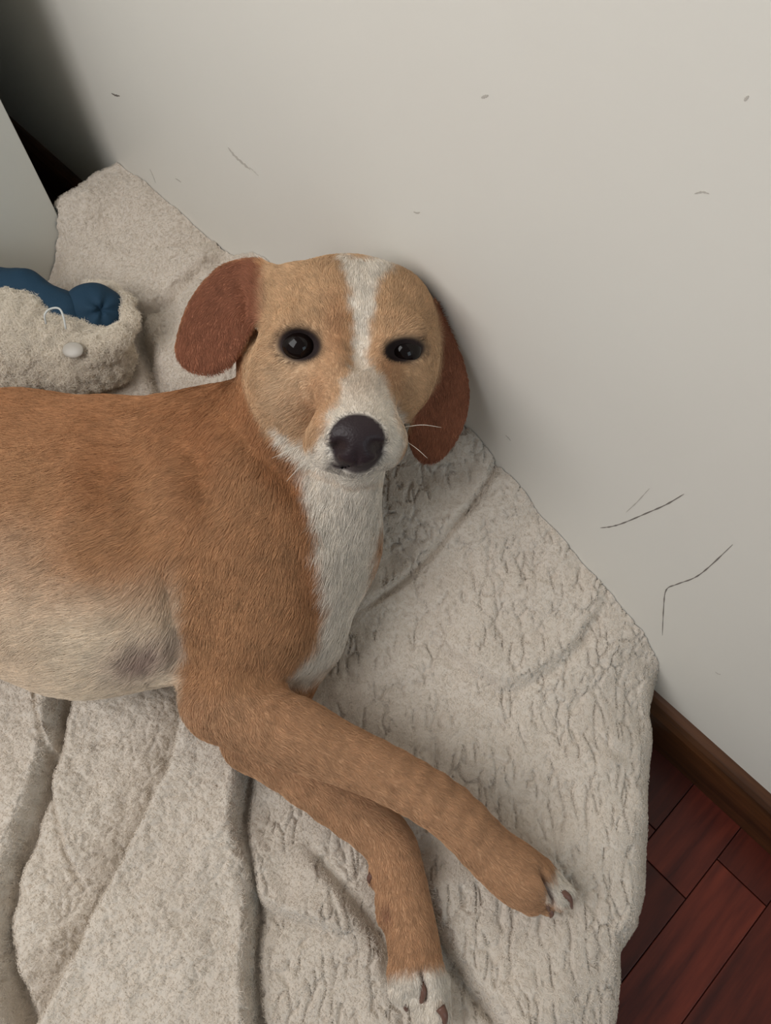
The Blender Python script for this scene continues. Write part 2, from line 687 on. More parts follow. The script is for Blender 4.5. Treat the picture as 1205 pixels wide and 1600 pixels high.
def blanket_height(x, y):
    H = np.array([(*at(u, v_, z)[:2], z) for u, v_, z in HEIGHTS] + CORNER)
    num = np.zeros_like(x)
    den = np.zeros_like(x)
    for hx, hy, hz in H:
        d2 = (x - hx) ** 2 + (y - hy) ** 2
        w = 1.0 / (d2 + 0.0006) ** 2
        num += w * hz
        den += w
    z = num / den
    # near the wall the blanket climbs it
    p = np.stack([x * 11, y * 11, np.zeros_like(x) + 3.1], 1)
    z = z + 0.006 * fbm(p, 2)
    def wl_(pts, zn):
        return smooth_line([at(u, v_, zn)[:2] for u, v_ in pts], 4)

    def fold(pts, high=0.0, w=0.004, L=0.05, dip=0.0, dw=0.004, taper=0.15, low=0.0, lowL=0.03, zn=0.125):
        """high > 0 raises the side on the right hand when walking along the line, low the other; dip digs the crease"""
        nonlocal z
        s, t = line_sd(x, y, wl_(pts, zn))
        s = -s                       # plan is seen from above: + is the right of the line's run in the photo
        tp = sstep(0, taper, t) * sstep(0, taper, 1 - t)
        # beyond the ends of the line the fold fades with distance
        r = 1 / (1 + np.exp(-np.clip(s / w * 3, -40, 40)))
        up = high * r * np.exp(-np.maximum(s, 0) / L) + low * (1 - r) * np.exp(-np.maximum(-s, 0) / lowL)
        z = z + tp * (up - dip * np.exp(-(s / dw) ** 2))

    fold([(318, 960), (298, 1080), (276, 1190), (250, 1245), (190, 1360), (150, 1440), (70, 1590), (10, 1700)], high=-0.024, L=0.020, low=0.024, lowL=0.06, w=0.0022, dip=0.008, dw=0.0035, taper=0.08)
    fold([(402, 1010), (394, 1130), (384, 1220), (378, 1290), (390, 1350), (398, 1420), (392, 1520), (398, 1620), (404, 1750)], high=0.022, L=0.06, w=0.003, dip=0.020, dw=0.0038, taper=0.08)
    fold([(118, 960), (100, 1090), (82, 1190), (45, 1300), (15, 1380), (4, 1480), (22, 1600), (40, 1720)], high=0.013, L=0.05, w=0.0035, dip=0.024, dw=0.0055, taper=0.15)
    fold([(45, 960), (60, 1060), (75, 1160), (92, 1290), (110, 1350), (140, 1420)], low=0.010, lowL=0.03, w=0.0025, dip=0.007, dw=0.0025, taper=0.2)
    fold([(366, 1280), (390, 1390), (430, 1428), (500, 1450), (570, 1490)], low=0.018, lowL=0.04, w=0.005, dip=0.007, dw=0.004, taper=0.25)
    fold([(460, 1300), (510, 1360), (560, 1420), (600, 1480), (618, 1570)], high=0.008, L=0.03, w=0.004, dip=0.009, dw=0.0045, taper=0.3)
    fold([(640, 1330), (680, 1440), (720, 1520), (780, 1600), (850, 1700)], low=0.020, lowL=0.05, w=0.003, dip=0.013, dw=0.005, taper=0.2)
    fold([(785, 720), (758, 778), (710, 830), (670, 865), (620, 905), (545, 948)], high=0.006, L=0.03, w=0.004, low=0.003, dip=0.009, dw=0.0028, taper=0.2, zn=0.168)
    fold([(640, 740), (700, 740), (760, 745)], dip=0.005, dw=0.006, taper=0.4, zn=0.195)
    fold([(625, 960), (700, 1020), (760, 1062), (800, 1074), (870, 1040), (910, 1000), (935, 950), (935, 900)], low=0.008, lowL=0.035, w=0.006, dip=0.006, dw=0.005, taper=0.2, zn=0.148)
    fold([(705, 1010), (740, 1080), (790, 1150), (860, 1210)], low=0.006, lowL=0.03, w=0.012, dip=0.003, dw=0.010, taper=0.35, zn=0.135)
    fold([(880, 1130), (950, 1170), (1010, 1190)], dip=0.003, dw=0.005, taper=0.4)
    # behind the dog
    fold([(225, 368), (280, 384), (350, 376)], dip=0.010, dw=0.006, high=0.010, w=0.008, taper=0.35, zn=0.178)
    fold([(180, 482), (240, 464), (300, 440), (375, 405)], low=0.010, w=0.006, dip=0.009, dw=0.005, taper=0.25, zn=0.172)
    fold([(222, 480), (220, 520), (238, 575), (262, 650)], dip=0.022, dw=0.007, low=0.014, w=0.005, taper=0.2, zn=0.150)
    fold([(95, 345), (140, 335), (205, 305)], dip=0.004, dw=0.012, taper=0.4, zn=0.178)
    return z


EDGE = [(x_, y_) for x_, y_ in [(-0.747, 0.40), (0.040, 0.40), (0.046, 0.272)]] + [tuple(at(u, v_, 0.105)[:2] + np.array([0.006, 0.004])) for u, v_ in [(1031, 1085), (1034, 1130), (1031, 1220), (1022, 1330), (1019, 1400), (1012, 1455), (990, 1500), (983, 1600), (975, 1720)]] + [(0.10, -0.12), (-0.05, -0.36), (-0.25, -0.45), (-0.6, -0.45), (-0.80, -0.42), (-0.80, 0.19), (-0.747, 0.19)]


def fleece_relief(p, size=0.0078):
    """curls and short splits of the pile, as a height in metres"""
    e = np.array([0.72, -0.69, 0.0])
    along = p @ e
    u, v_, _ = uv_of(p)
    curl = np.clip(sstep(470, 330, u) + sstep(560, 420, v_), 0, 1)        # the left and far parts are curlier, without long splits
    q = p - (0.55 * (1 - 0.75 * curl) * along)[:, None] * e
    q = q / size
    q = q + 0.40 * np.stack([noise3(q * 0.8 + 5), noise3(q * 0.8 + 25), noise3(q * 0.8 + 45)], 1)
    f1, f2, sd = voronoi3(q, True)
    across = np.abs(sd @ e.astype(np.float32)) / (np.linalg.norm(sd, axis=1) + 1e-6)   # 1: the split lies across the nap
    crack = np.exp(-((f2 - f1) / 0.11) ** 2)
    m = noise3(q * 1.1 + 9.0) + 0.30 * noise3(p / 0.05 + 3) - 0.65 * sstep(0.45, 0.8, across) * (1 - curl)
    mask = sstep(-0.25, 0.15, m) * (1 - 0.5 * curl)
    out = -0.0032 * crack * mask - 0.0007 * f1
    out = out + (0.0003 + 0.0006 * curl) * fbm(p / 0.006 + 2, 2) + (0.0010 + 0.0006 * curl) * noise3(p / 0.013 + 7)
    return out, crack * mask


def build_blanket():
    xs = np.arange(GX0, GX1, GH)
    ys = np.arange(GY0, GY1, GH)
    if GY1 - ys[-1] > 1e-6:
        ys = np.append(ys, GY1)
    X, Y = np.meshgrid(xs, ys, indexing='ij')
    x, y = X.ravel(), Y.ravel()
    wob = 0.003 * noise3(np.stack([x * 40, y * 40, x * 0], 1))
    sd = -poly_sd(x, y, EDGE) + wob
    z = blanket_height(x, y)
    r = 0.028
    g = np.where(sd >= r, 1.0, np.sqrt(np.clip(1 - (1 - np.clip(sd, 0, r) / r) ** 2, 0, 1)))
    z = 0.004 + (z - 0.004) * g
    P = np.stack([x, y, z], 1)
    # blanket normals
    nx, ny = X.shape
    Z = z.reshape(nx, ny)
    gx, gy = np.gradient(Z, xs, ys)
    N = np.stack([-gx.ravel(), -gy.ravel(), np.ones(nx * ny)], 1)
    N /= np.linalg.norm(N, axis=1, keepdims=True)
    dsp, crack = fleece_relief(P)
    P = P + N * dsp[:, None]
    P[:, 1] = np.minimum(P[:, 1], WALL_Y - 0.0005)
    P[:, 2] = np.maximum(P[:, 2], 0.001)
    idx = np.arange(nx * ny).reshape(nx, ny)
    q = np.stack([idx[:-1, :-1], idx[1:, :-1], idx[1:, 1:], idx[:-1, 1:]], -1).reshape(-1, 4)
    cabin = (x < CAB_X + 0.001) & (y < CAB_Y + 0.002)
    keep = (sd[q] > -0.0005).all(1) & ~cabin[q].any(1)
    q = q[keep]
    used = np.unique(q)
    re = np.full(nx * ny, -1)
    re[used] = np.arange(len(used))
    return P[used], re[q], N[used], crack[used]


BV, BQ, BN, BCR = build_blanket()
blanket = mesh_obj('fleece_blanket', BV, BQ, M_BLANKET)
tag(blanket, 'rumpled cream fleece blanket spread on the floor under the dog', 'blanket')

# ------------------------------------------------------------------ fleece pile: fine fibres that soften the fleece


def pile(name, V, Q, N, n, length, col, parent, crack=None, w=None):
    ti, bc = sample(V, Q, n, w)
    P = (V[ti] * bc[..., None]).sum(1)
    Nn = (N[ti] * bc[..., None]).sum(1)
    J = rng.normal(0, 1, (n, 3)) + 0.9 * np.stack([noise3(P / 0.003), noise3(P / 0.003 + 9), noise3(P / 0.003 + 19)], 1)
    J -= (J * Nn).sum(1, keepdims=True) * Nn
    J /= np.linalg.norm(J, axis=1, keepdims=True) + 1e-9
    L = (length * rng.uniform(0.5, 1.2, n))[:, None]
    pts = np.stack([P - 0.0004 * Nn, P + L * (0.35 * J + 0.35 * Nn), P + L * (0.9 * J + 0.40 * Nn)], 1)
    pts[:, :, 1] = np.minimum(pts[:, :, 1], WALL_Y - 0.0003)
    c = col * np.clip(1 + 0.05 * rng.normal(size=n) + 0.05 * noise3(P / 0.03), 0.8, 1.2)[:, None]
    return hair_obj(name, pts, [0.00016, 0.00013, 0.00005], c, M_FUZZ, parent)


def sample(v, q, n, w=None):
    t = np.vstack([q[:, [0, 1, 2]], q[:, [0, 2, 3]]])
    a = 0.5 * np.linalg.norm(np.cross(v[t[:, 1]] - v[t[:, 0]], v[t[:, 2]] - v[t[:, 0]]), axis=1)
    if w is not None:
        a = a * w[t].mean(1)
    k = np.searchsorted(np.cumsum(a) / a.sum(), rng.random(n)).clip(0, len(t) - 1)
    r1, r2 = np.sqrt(rng.random(n)), rng.random(n)
    return t[k], np.stack([1 - r1, r1 * (1 - r2), r1 * r2], 1)


_u, _v, _d = uv_of(BV)
_w = ((_u > -60) & (_u < 1100) & (_v > 240) & (_v < 1660)).astype(float) * (1 - 0.8 * BCR) + 0.02
pile('pile', BV, BQ, BN, 220000, 0.0028, lin(228, 217, 203), blanket, w=_w)

VR_, VD_, VT_ = RM[:, 0], -RM[:, 1], RM[:, 2]
VIEW_ = np.stack([VR_, VD_, VT_])
# ------------------------------------------------------------------ blue cushion with a fluffy cream cover, behind the dog


def pz(p, pts, k=0.006):
    d = None
    for a, b in zip(pts[:-1], pts[1:]):
        pa, pb = at(*a[:3]), at(*b[:3])
        e = cone(p, pa, pb, a[3] * depth_of(pa) / FPX, b[3] * depth_of(pb) / FPX)
        d = e if d is None else smin(d, e, k)
    return d


def cover_sdf(p):
    d = pz(p, [(-220, 500, .170, 74), (-60, 520, .172, 78), (50, 536, .172, 74), (120, 556, .168, 56), (160, 556, .166, 48)], 0.012)
    rim = pz(p, [(150, 548, .190, 18), (186, 530, .192, 15), (203, 503, .192, 11), (197, 470, .190, 9), (172, 449, .188, 7), (140, 446, .184, 6)], 0.004)
    return smin(d, rim, 0.012).astype(np.float32)


def pad_sdf(p):
    c = at(150, 488, .188)
    s = depth_of(c) / FPX
    t = math.radians(20)
    A = np.stack([math.cos(t) * VR_ + math.sin(t) * VD_, -math.sin(t) * VR_ + math.cos(t) * VD_, VT_])
    d = ell(p, c, np.array([50, 44, 40]) * s, A)
    u, v_, _ = uv_of(p.astype(np.float64))
    ang = np.arctan2(v_ - 484, u - 158)
    rr = np.hypot(u - 158, v_ - 484)
    d = d + 0.0016 * np.sin(ang * 5 + 0.8) * np.exp(-(rr / 34) ** 2) + 0.006 * np.exp(-(rr / 7) ** 2)
    return d.astype(np.float32)


def flap_sdf(p):
    d = pz(p, [(-220, 420, .190, 34), (-60, 438, .194, 32), (40, 458, .196, 32), (100, 492, .192, 32), (118, 520, .186, 22)], 0.012)
    d = d + 0.0014 * noise3(p / 0.02) + 0.0007 * noise3(p / 0.008 + 4)
    return d.astype(np.float32)


MB = Mat('blue_cloth', lin(36, 62, 82), 0.75, 0.2)
tcb = MB.n('ShaderNodeTexCoord')
nb = MB.n('ShaderNodeTexNoise', Scale=600.0, Detail=3.0)
MB.l(tcb, 'Object', nb, 'Vector')
MB.bump(nb, 'Fac', 0.25, 0.0008)
cushion = link('cushion', None)
tag(cushion, 'navy blue padded cushion with a fluffy cream fleece cover, lying behind the dog', 'cushion')
CV, CQ = iso_mesh(cover_sdf, (-0.66, -0.12, 0.10), (-0.36, 0.22, 0.26), 0.0013)
CV = relax(CV, CQ, 1)
CN = normals_of(CV, CQ)
f1_, f2_ = voronoi3(CV / 0.0095)
CV = CV + CN * (0.0036 * (0.5 - f1_) + 0.0018 * fbm(CV / 0.009, 2))[:, None]
CN = normals_of(CV, CQ)
cover = mesh_obj('fleece_cover', CV, CQ, M_FLEECE2, cushion)
pile('fleece_pile', CV, CQ, CN, 60000, 0.0055, lin(240, 230, 214), cover, w=(CN @ VT_ > -0.2).astype(float))
v, f = iso_mesh(pad_sdf, (-0.60, -0.05, 0.12), (-0.38, 0.22, 0.26), 0.0013)
mesh_obj('padded_end', v, f, MB.m, cushion)
v, f = iso_mesh(flap_sdf, (-0.70, -0.20, 0.13), (-0.36, 0.22, 0.26), 0.0016)
mesh_obj('cloth_flap', relax(v, f, 2), f, MB.m, cushion)
M_CORD = Mat('white_cord', lin(206, 208, 204), 0.6).m
v, f = tube(smooth_line([at(*q) for q in [(72, 506, .214), (70, 492, .222), (78, 483, .224), (92, 482, .224), (99, 494, .222), (103, 514, .214)]], 5), 0.0009, 8)
mesh_obj('cord_loop', v, f, M_CORD, cushion)
c = at(114, 547, .2045)
v, f = iso_mesh(lambda p: 0.6 * ell(p, c, np.array([17, 13, 3.5]) * depth_of(c) / FPX, VIEW_), c - 0.016, c + 0.016, 0.0008)
mesh_obj('plastic_tag', v, f, Mat('cloudy_plastic', lin(176, 169, 158), 0.35).m, cushion)

# ------------------------------------------------------------------ the dog
VR, VD, VT = RM[:, 0], -RM[:, 1], RM[:, 2]          # right, down and towards the photographer
VIEW = np.stack([VR, VD, VT])
D0 = 0.500                                            # distance of the head's middle
S0 = D0 / FPX


def hd(u, v_, c):
    """a place on the head: photo place and how far it stands out, in head pixels"""
    return atd(u, v_, D0 - c * S0)


def rz_(u, v_, z, px):
    p = at(u, v_, z)
    return p, px * depth_of(p) / FPX


EAR_L = smooth_line([(432, 416), (400, 404), (352, 412), (318, 440), (292, 480), (276, 530), (277, 558), (297, 579), (330, 584), (360, 572), (380, 545), (396, 515), (416, 490), (432, 450), (432, 416)], 4)[:-1]
EAR_R = smooth_line([(680, 470), (700, 510), (722, 560), (733, 610), (728, 655), (712, 690), (690, 716), (664, 722), (645, 706), (638, 672), (655, 640), (668, 600), (672, 540), (680, 470)], 4)[:-1]

TRUNK = [(-430, 800, .195, 180), (-210, 798, .195, 188), (0, 809, .197, 216), (170, 840, .200, 238), (290, 834, .205, 224), (385, 815, .205, 175)]
HEAD_C = hd(550, 560, 0)


def head_sdf(p, u, v_, c):
    def E(u_, vv, cc, ru, rv, rt, tilt=0.0):
        t = math.radians(tilt)
        A = np.stack([math.cos(t) * VR + math.sin(t) * VD, -math.sin(t) * VR + math.cos(t) * VD, VT])
        return ell(p, hd(u_, vv, cc), np.array([ru, rv, rt]) * S0, A)

    def K(a, b, ra, rb):
        return cone(p, hd(*a), hd(*b), ra * S0, rb * S0)

    h = E(545, 520, -15, 138, 108, 112)
    h = smin(h, E(540, 474, -22, 112, 66, 92), 24 * S0)
    h = smin(h, E(456, 470, -25, 50, 52, 66), 24 * S0)                    # sides of the crown
    h = smin(h, E(620, 488, -22, 46, 50, 66), 34 * S0)
    h = smin(h, E(392, 556, -36, 22, 44, 26), 20 * S0)                   # ear root
    h = smin(h, E(452, 600, 5, 62, 72, 66, -25), 36 * S0)                 # cheeks
    h = smin(h, E(630, 592, 0, 48, 74, 64, 20), 36 * S0)
    h = smin(h, K((556, 575, 52), (558, 668, 128), 66, 50), 40 * S0)      # muzzle
    h = smin(h, E(524, 690, 110, 42, 42, 44, -15), 20 * S0)               # flews
    h = smin(h, E(592, 690, 108, 39, 41, 44, 15), 20 * S0)
    h = smin(h, K((557, 690, 40), (557, 714, 122), 56, 28), 16 * S0)      # lower jaw
    h = smin(h, E(482, 502, 82, 44, 20, 20, -12), 34 * S0)                # brows
    h = smin(h, E(622, 508, 78, 38, 19, 19, 14), 34 * S0)
    h = smax(h, -E(560, 535, 118, 16, 40, 24), 30 * S0)                   # stop
    # eye openings
    h = smax(h, -E(468, 539, 96, 32, 23, 26, 8), 7 * S0)
    h = smax(h, -E(632, 547, 92, 28, 15, 24, -8), 7 * S0)
    # nose pad and nostrils
    h = smin(h, E(558, 678, 166, 43, 33, 22), 9 * S0)
    h = smin(h, E(558, 700, 162, 30, 26, 16), 9 * S0)
    h = smax(h, -K((535, 696, 192), (520, 704, 160), 10, 7), 6 * S0)
    h = smax(h, -K((583, 696, 192), (598, 704, 160), 10, 7), 6 * S0)
    h = smax(h, -K((558, 700, 190), (558, 724, 165), 2.6, 2.6), 6 * S0)   # groove of the lip
    # mouth line
    ml, tt = line_sd(u, v_, MOUTH)
    cut = np.maximum(np.abs(ml) - 2.0 + 20 * (1 - sstep(0.42, 0.47, tt) * sstep(0.42, 0.47, 1 - tt)), np.abs(c - 120) - 70) * S0
    h = smax(h, -cut, 7 * S0)
    # ears: thin hanging flaps
    c0 = 8 - 0.34 * (410 - u) + 0.0014 * (v_ - 480) ** 2 * 0.6
    e1 = smax(poly_sd(u, v_, EAR_L) * S0 * 0.98, (np.abs(c - c0) - 8) * S0 * 0.9, 9 * S0)
    c1 = -38 + 0.0016 * (v_ - 600) ** 2 * 0.6 - 0.5 * (u - 690)
    e2 = smax(poly_sd(u, v_, EAR_R) * S0 * 0.98, (np.abs(c - c1) - 8) * S0 * 0.85, 9 * S0)
    h = smin(h, e1, 12 * S0)
    return smin(h, e2, 12 * S0)


def limb(p, pts, k=0.004):
    if len(pts) > 2:
        pts = smooth_line(pts, 3)
    d = None
    for a, b in zip(pts[:-1], pts[1:]):
        pa, ra = rz_(*a)
        pb, rb = rz_(*b)
        e = cone(p, pa, pb, ra, rb)
        d = e if d is None else smin(d, e, k)
    return d


def legs_sdf(p):
    # right foreleg, the lower one
    g = limb(p, [(400, 1150, .150, 48), (520, 1240, .142, 42), (600, 1308, .140, 37), (622, 1360, .138, 36), (640, 1440, .136, 36), (652, 1512, .134, 38)])
    g = smin(g, limb(p, [(603, 1406, .134, 13), (605, 1428, .134, 15)]), 0.008)
    g = smin(g, limb(p, [(588, 1360, .132, 10), (585, 1374, .130, 9)]), 0.006)
    for a, b in [((630, 1520, .135, 24), (628, 1546, .130, 21)), ((672, 1520, .138, 21), (680, 1592, .131, 17)), ((656, 1560, .130, 17), (660, 1592, .124, 16)), ((690, 1530, .130, 12), (694, 1600, .124, 12))]:
        g = smin(g, limb(p, [a, b]), 0.0045)
    # left foreleg, on top
    f = limb(p, [(338, 1104, .198, 43), (354, 1104, .199, 53), (455, 1143, .196, 52), (520, 1172, .192, 44), (610, 1212, .186, 40), (700, 1266, .174, 39), (770, 1335, .156, 39), (815, 1370, .149, 44)], 0.004)
    for a, b in [((805, 1374, .147, 33), (828, 1400, .140, 26)), ((838, 1374, .151, 20), (872, 1406, .142, 14)), ((846, 1360, .148, 18), (884, 1394, .139, 13)), ((826, 1392, .138, 20), (852, 1414, .132, 14))]:
        f = smin(f, limb(p, [a, b]), 0.0045)
    return smin(f, g, 0.005)


def dog_sdf(p):
    q = (p.astype(np.float64) - CC) @ RM
    dep = -q[:, 2]
    u = 602.5 + FPX * q[:, 0] / dep
    v_ = 800 - FPX * q[:, 1] / dep
    c = (D0 - dep) / S0

    def C(a, b, kz=1.0):
        pa, ra = rz_(*a)
        pb, rb = rz_(*b)
        return cone(p, pa, pb, ra, rb, kz)

    # trunk
    d = None
    for a, b in zip(TRUNK[:-1], TRUNK[1:]):
        e = C(a, b, 1.55)
        d = e if d is None else smin(d, e, 0.012)
    # shoulder blade, point of shoulder, brisket
    d = smin(d, C((340, 705, .228, 84), (420, 850, .228, 88)), 0.045)
    d = smin(d, C((435, 850, .205, 112), (432, 960, .190, 88)), 0.04)
    d = smin(d, C((508, 850, .195, 56), (470, 985, .175, 52)), 0.03)
    # neck and throat
    d = smin(d, cone(p, hd(525, 575, -70), at(395, 775, .225), 100 * S0, 0.070), 0.035)
    d = smin(d, cone(p, hd(552, 725, -25), at(512, 850, .205), 50 * S0, 0.028), 0.03)
    # upper arms
    d = smin(d, C((465, 990, .165, 64), (400, 1150, .150, 48)), 0.012)
    d = smin(d, C((432, 880, .222, 94), (354, 1090, .200, 52)), 0.025)
    m = u < 0
    if m.any():                                                           # hindquarters, beyond the frame
        pm = p[m]
        hq = limb(pm, [(-470, 850, .225, 140), (-350, 1030, .205, 80), (-470, 1180, .18, 42), (-390, 1290, .16, 35), (-340, 1330, .15, 33)], 0.012)
        hq = smin(hq, limb(pm, [(-450, 960, .165, 105), (-250, 1110, .155, 60), (-340, 1230, .148, 40), (-290, 1300, .148, 34)], 0.012), 0.006)
        hq = smin(hq, limb(pm, [(-560, 770, .195, 50), (-680, 830, .165, 30), (-700, 960, .15, 16)], 0.012), 0.03)
        d[m] = smin(d[m], hq, 0.035)
    m = (v_ > 985) & (u > 190)
    if m.any():
        d[m] = smin(d[m], legs_sdf(p[m]), 0.012)
    hr = np.sqrt(((p - HEAD_C) ** 2).sum(1))
    m = hr < 0.17
    if m.any():
        d[m] = smin(d[m], head_sdf(p[m], u[m], v_[m], c[m]), 0.014)
    return d.astype(np.float32)


MOUTH = smooth_line([(455, 668), (478, 692), (505, 716), (530, 730), (557, 727), (586, 730), (608, 714), (628, 686)], 4)

# ---- mesh
lo = np.array([-0.66, -0.42, 0.085])
hi = np.array([0.13, WALL_Y + 0.03, 0.43])
DV, DQ = iso_mesh(dog_sdf, lo, hi, 0.0017)
DV = relax(DV, DQ, 1, 0.5)
DN = normals_of(DV, DQ)

# skin folds of the neck, shoulder and flank
U, V_, DEP = uv_of(DV)
CH = (D0 - DEP) / S0
front = sstep(0.0, 0.35, DN @ VT)


def skin_fold(pts, depth, w, taper=0.25, ridge=0.0, rw=None):
    global DV
    pl = smooth_line(pts, 4)
    s, t = line_sd(U, V_, pl)
    tp = sstep(0, taper, t) * sstep(0, taper, 1 - t) * front
    DV = DV - DN * ((depth * np.exp(-(s / w) ** 2) - ridge * np.exp(-((s + (rw or 2 * w)) / w) ** 2)) * tp)[:, None]


skin_fold([(335, 598), (352, 640), (392, 694), (440, 736), (470, 775), (480, 812)], 0.0036, 17)
skin_fold([(374, 436), (386, 466), (384, 505)], 0.0030, 6, 0.3)
skin_fold([(292, 640), (300, 700), (330, 780), (335, 830)], 0.005, 26, 0.4)
skin_fold([(205, 620), (225, 720), (235, 820), (225, 900)], 0.006, 40, 0.4, ridge=-0.003)
skin_fold([(150, 700), (165, 740), (160, 800)], 0.003, 22, 0.4)
skin_fold([(250, 860), (262, 930), (278, 1000), (286, 1060)], 0.006, 14, 0.3)
skin_fold([(60, 650), (75, 800), (60, 960)], 0.0035, 38, 0.4)
skin_fold([(350, 1075), (400, 1060), (450, 1075)], 0.004, 22, 0.4)
skin_fold([(430, 830), (470, 880), (492, 960), (470, 1040)], 0.003, 20, 0.4)
skin_fold([(540, 1185), (600, 1222), (660, 1258)], 0.0015, 8, 0.4)
skin_fold([(840, 1352), (853, 1376), (861, 1398), (867, 1420)], 0.0050, 4, 0.15)
skin_fold([(858, 1340), (874, 1362), (890, 1386)], 0.0020, 4, 0.3)
skin_fold([(656, 1508), (661, 1530), (664, 1550), (662, 1572)], 0.0055, 4, 0.15)
DN = normals_of(DV, DQ)

# ---- coat colours: markings as areas with soft borders
TAN = lin(184, 139, 101)
TAN_D = lin(178, 124, 84)
RUST = lin(146, 94, 70)
CREAM = lin(226, 208, 184)
WHITE = lin(228, 218, 204)
FACE = lin(202, 166, 129)
DARK = lin(44, 34, 33)
NOSE = lin(46, 36, 38)
PINK = lin(160, 120, 104)
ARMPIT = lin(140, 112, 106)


def area(u, v_, poly, soft):
    return 1 - sstep(-soft, soft, poly_sd(u, v_, smooth_line(list(poly) + [poly[0]], 3)[:-1]))


BLAZE = [(516, 388), (540, 400), (556, 408), (600, 406), (634, 402), (612, 426), (592, 446), (586, 480), (578, 520), (574, 560), (590, 590), (604, 612), (560, 640), (534, 612), (546, 590), (552, 560), (552, 520), (546, 470), (540, 440)]
MUZZ = [(560, 575), (590, 592), (618, 640), (632, 690), (620, 740), (590, 760), (540, 770), (500, 750), (450, 712), (425, 672), (450, 676), (492, 700), (508, 660), (540, 606)]
CHEST = [(470, 726), (520, 740), (640, 735), (640, 800), (606, 790), (590, 850), (576, 930), (548, 1000), (510, 1048), (455, 1075), (466, 1040), (498, 1000), (512, 940), (498, 880), (492, 830), (478, 770)]


def coat(u, v_, dep, P, N):
    ch = (D0 - dep) / S0
    n = len(u)
    jit = 6 * noise3(P / 0.006) + 4 * noise3(P / 0.0025 + 40)
    uu, vv = u + jit, v_ + 6 * noise3(P / 0.006 + 80)
    col = np.tile(TAN, (n, 1))

    def mix(col, c, w):
        w = np.clip(w, 0, 1)[:, None]
        return col * (1 - w) + c * w

    # saddle a little darker, belly cream
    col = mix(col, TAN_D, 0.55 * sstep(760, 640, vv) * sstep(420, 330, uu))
    col = mix(col, TAN_D * 0.9, 0.8 * np.exp(-((uu - 305) / 38) ** 2 - ((vv - 690) / 100) ** 2) + 0.8 * np.exp(-((uu - 165) / 45) ** 2 - ((vv - 735) / 60) ** 2))  # shoulder and flank bands: shading of the skin folds painted into the coat
    bl = sstep(860, 1010, vv + 0.10 * np.abs(uu - 150)) * sstep(300, 270, uu)
    col = mix(col, CREAM, bl)
    col = mix(col, mix(np.tile(CREAM, (n, 1)), TAN, np.full(n, .35)), 0.55 * sstep(760, 880, vv) * sstep(150, 20, uu))
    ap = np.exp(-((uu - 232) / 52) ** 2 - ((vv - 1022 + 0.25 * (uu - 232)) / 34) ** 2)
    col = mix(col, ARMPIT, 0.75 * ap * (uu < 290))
    # chest edge richer, then white
    leg = (vv > 1060) & (uu > 290)
    col = mix(col, TAN_D * 0.92, 0.6 * np.exp(-((uu - 492) / 36) ** 2) * sstep(700, 780, vv) * sstep(1010, 930, vv))
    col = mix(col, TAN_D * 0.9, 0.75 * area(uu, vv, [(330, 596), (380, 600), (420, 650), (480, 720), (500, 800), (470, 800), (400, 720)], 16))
    col = mix(col, WHITE, area(uu, vv, CHEST, 11) * (ch < 60))
    # forelegs
    lg = sstep(1060, 1100, vv) * (uu > 285)
    col = mix(col, lin(194, 152, 117), 0.8 * lg)
    pr = sstep(1505, 1530, vv + 0.15 * (uu - 650)) * sstep(720, 700, uu) * (uu > 590)
    col = mix(col, WHITE, pr)
    pl = sstep(0, 14, (uu - 848) * 0.8 + (vv - 1385) * 0.3 - 2) * sstep(1320, 1350, vv) * sstep(-12, 6, 1404 - vv + 0.5 * (uu - 850))
    col = mix(col, WHITE, pl * (uu > 800))
    # head
    s_e1 = poly_sd(u, v_, EAR_L)
    s_e2 = poly_sd(u, v_, EAR_R)
    hm = poly_sd(u, v_, smooth_line([(420, 404), (480, 396), (560, 394), (622, 408), (668, 452), (692, 520), (688, 590), (655, 640), (636, 690), (612, 738), (560, 760), (508, 744), (440, 700), (398, 640), (380, 570), (392, 480), (420, 404)], 3)[:-1])
    is_head = (ch > -150) & (hm < 6)
    hw = sstep(6, -4, hm) * (ch > -150)
    col = mix(col, FACE, hw)
    col = mix(col, lin(220, 192, 160), 0.7 * hw * np.exp(-((uu - 452) / 42) ** 2 - ((vv - 610) / 55) ** 2))
    col = mix(col, lin(186, 138, 100), 0.75 * hw * (np.exp(-((uu - 528) / 22) ** 2 - ((vv - 520) / 60) ** 2) + np.exp(-((uu - 604) / 22) ** 2 - ((vv - 580) / 40) ** 2)))
    col = mix(col, lin(196, 150, 112), 0.6 * hw * np.exp(-((uu - 500) / 26) ** 2 - ((vv - 620) / 50) ** 2))
    col = mix(col, WHITE, area(uu, vv, BLAZE, 7) * hw)
    col = mix(col, WHITE * 0.97, area(uu, vv, MUZZ, 10) * hw)
    col = mix(col, lin(190, 164, 138), 0.5 * hw * np.exp(-((uu - 562) / 40) ** 2 - ((vv - 600) / 34) ** 2))
    ear1 = sstep(4, -5, s_e1) * sstep(424, 396, u) * (ch > -170) * (ch < 14 + 0.4 * (v_ - 404))
    ear2 = sstep(4, -5, s_e2) * sstep(6, 14, -np.minimum(-hm, 0) + 8 - np.where(ch > 20, 40, 0)) * (ch > -190)
    ear2 = np.where((s_e2 < 3) & (ch < 8) & (ch > -190), 1.0, 0.0) * sstep(-2, 8, hm + 6)
    col = mix(col, RUST, ear1)
    col = mix(col, RUST * 0.92, ear2)
    # eyes, nose, lips
    def spot(cu, cv, ru, rv, tilt):
        t = math.radians(tilt)
        a = (u - cu) * math.cos(t) + (v_ - cv) * math.sin(t)
        b = -(u - cu) * math.sin(t) + (v_ - cv) * math.cos(t)
        return np.sqrt((a / ru) ** 2 + (b / rv) ** 2)
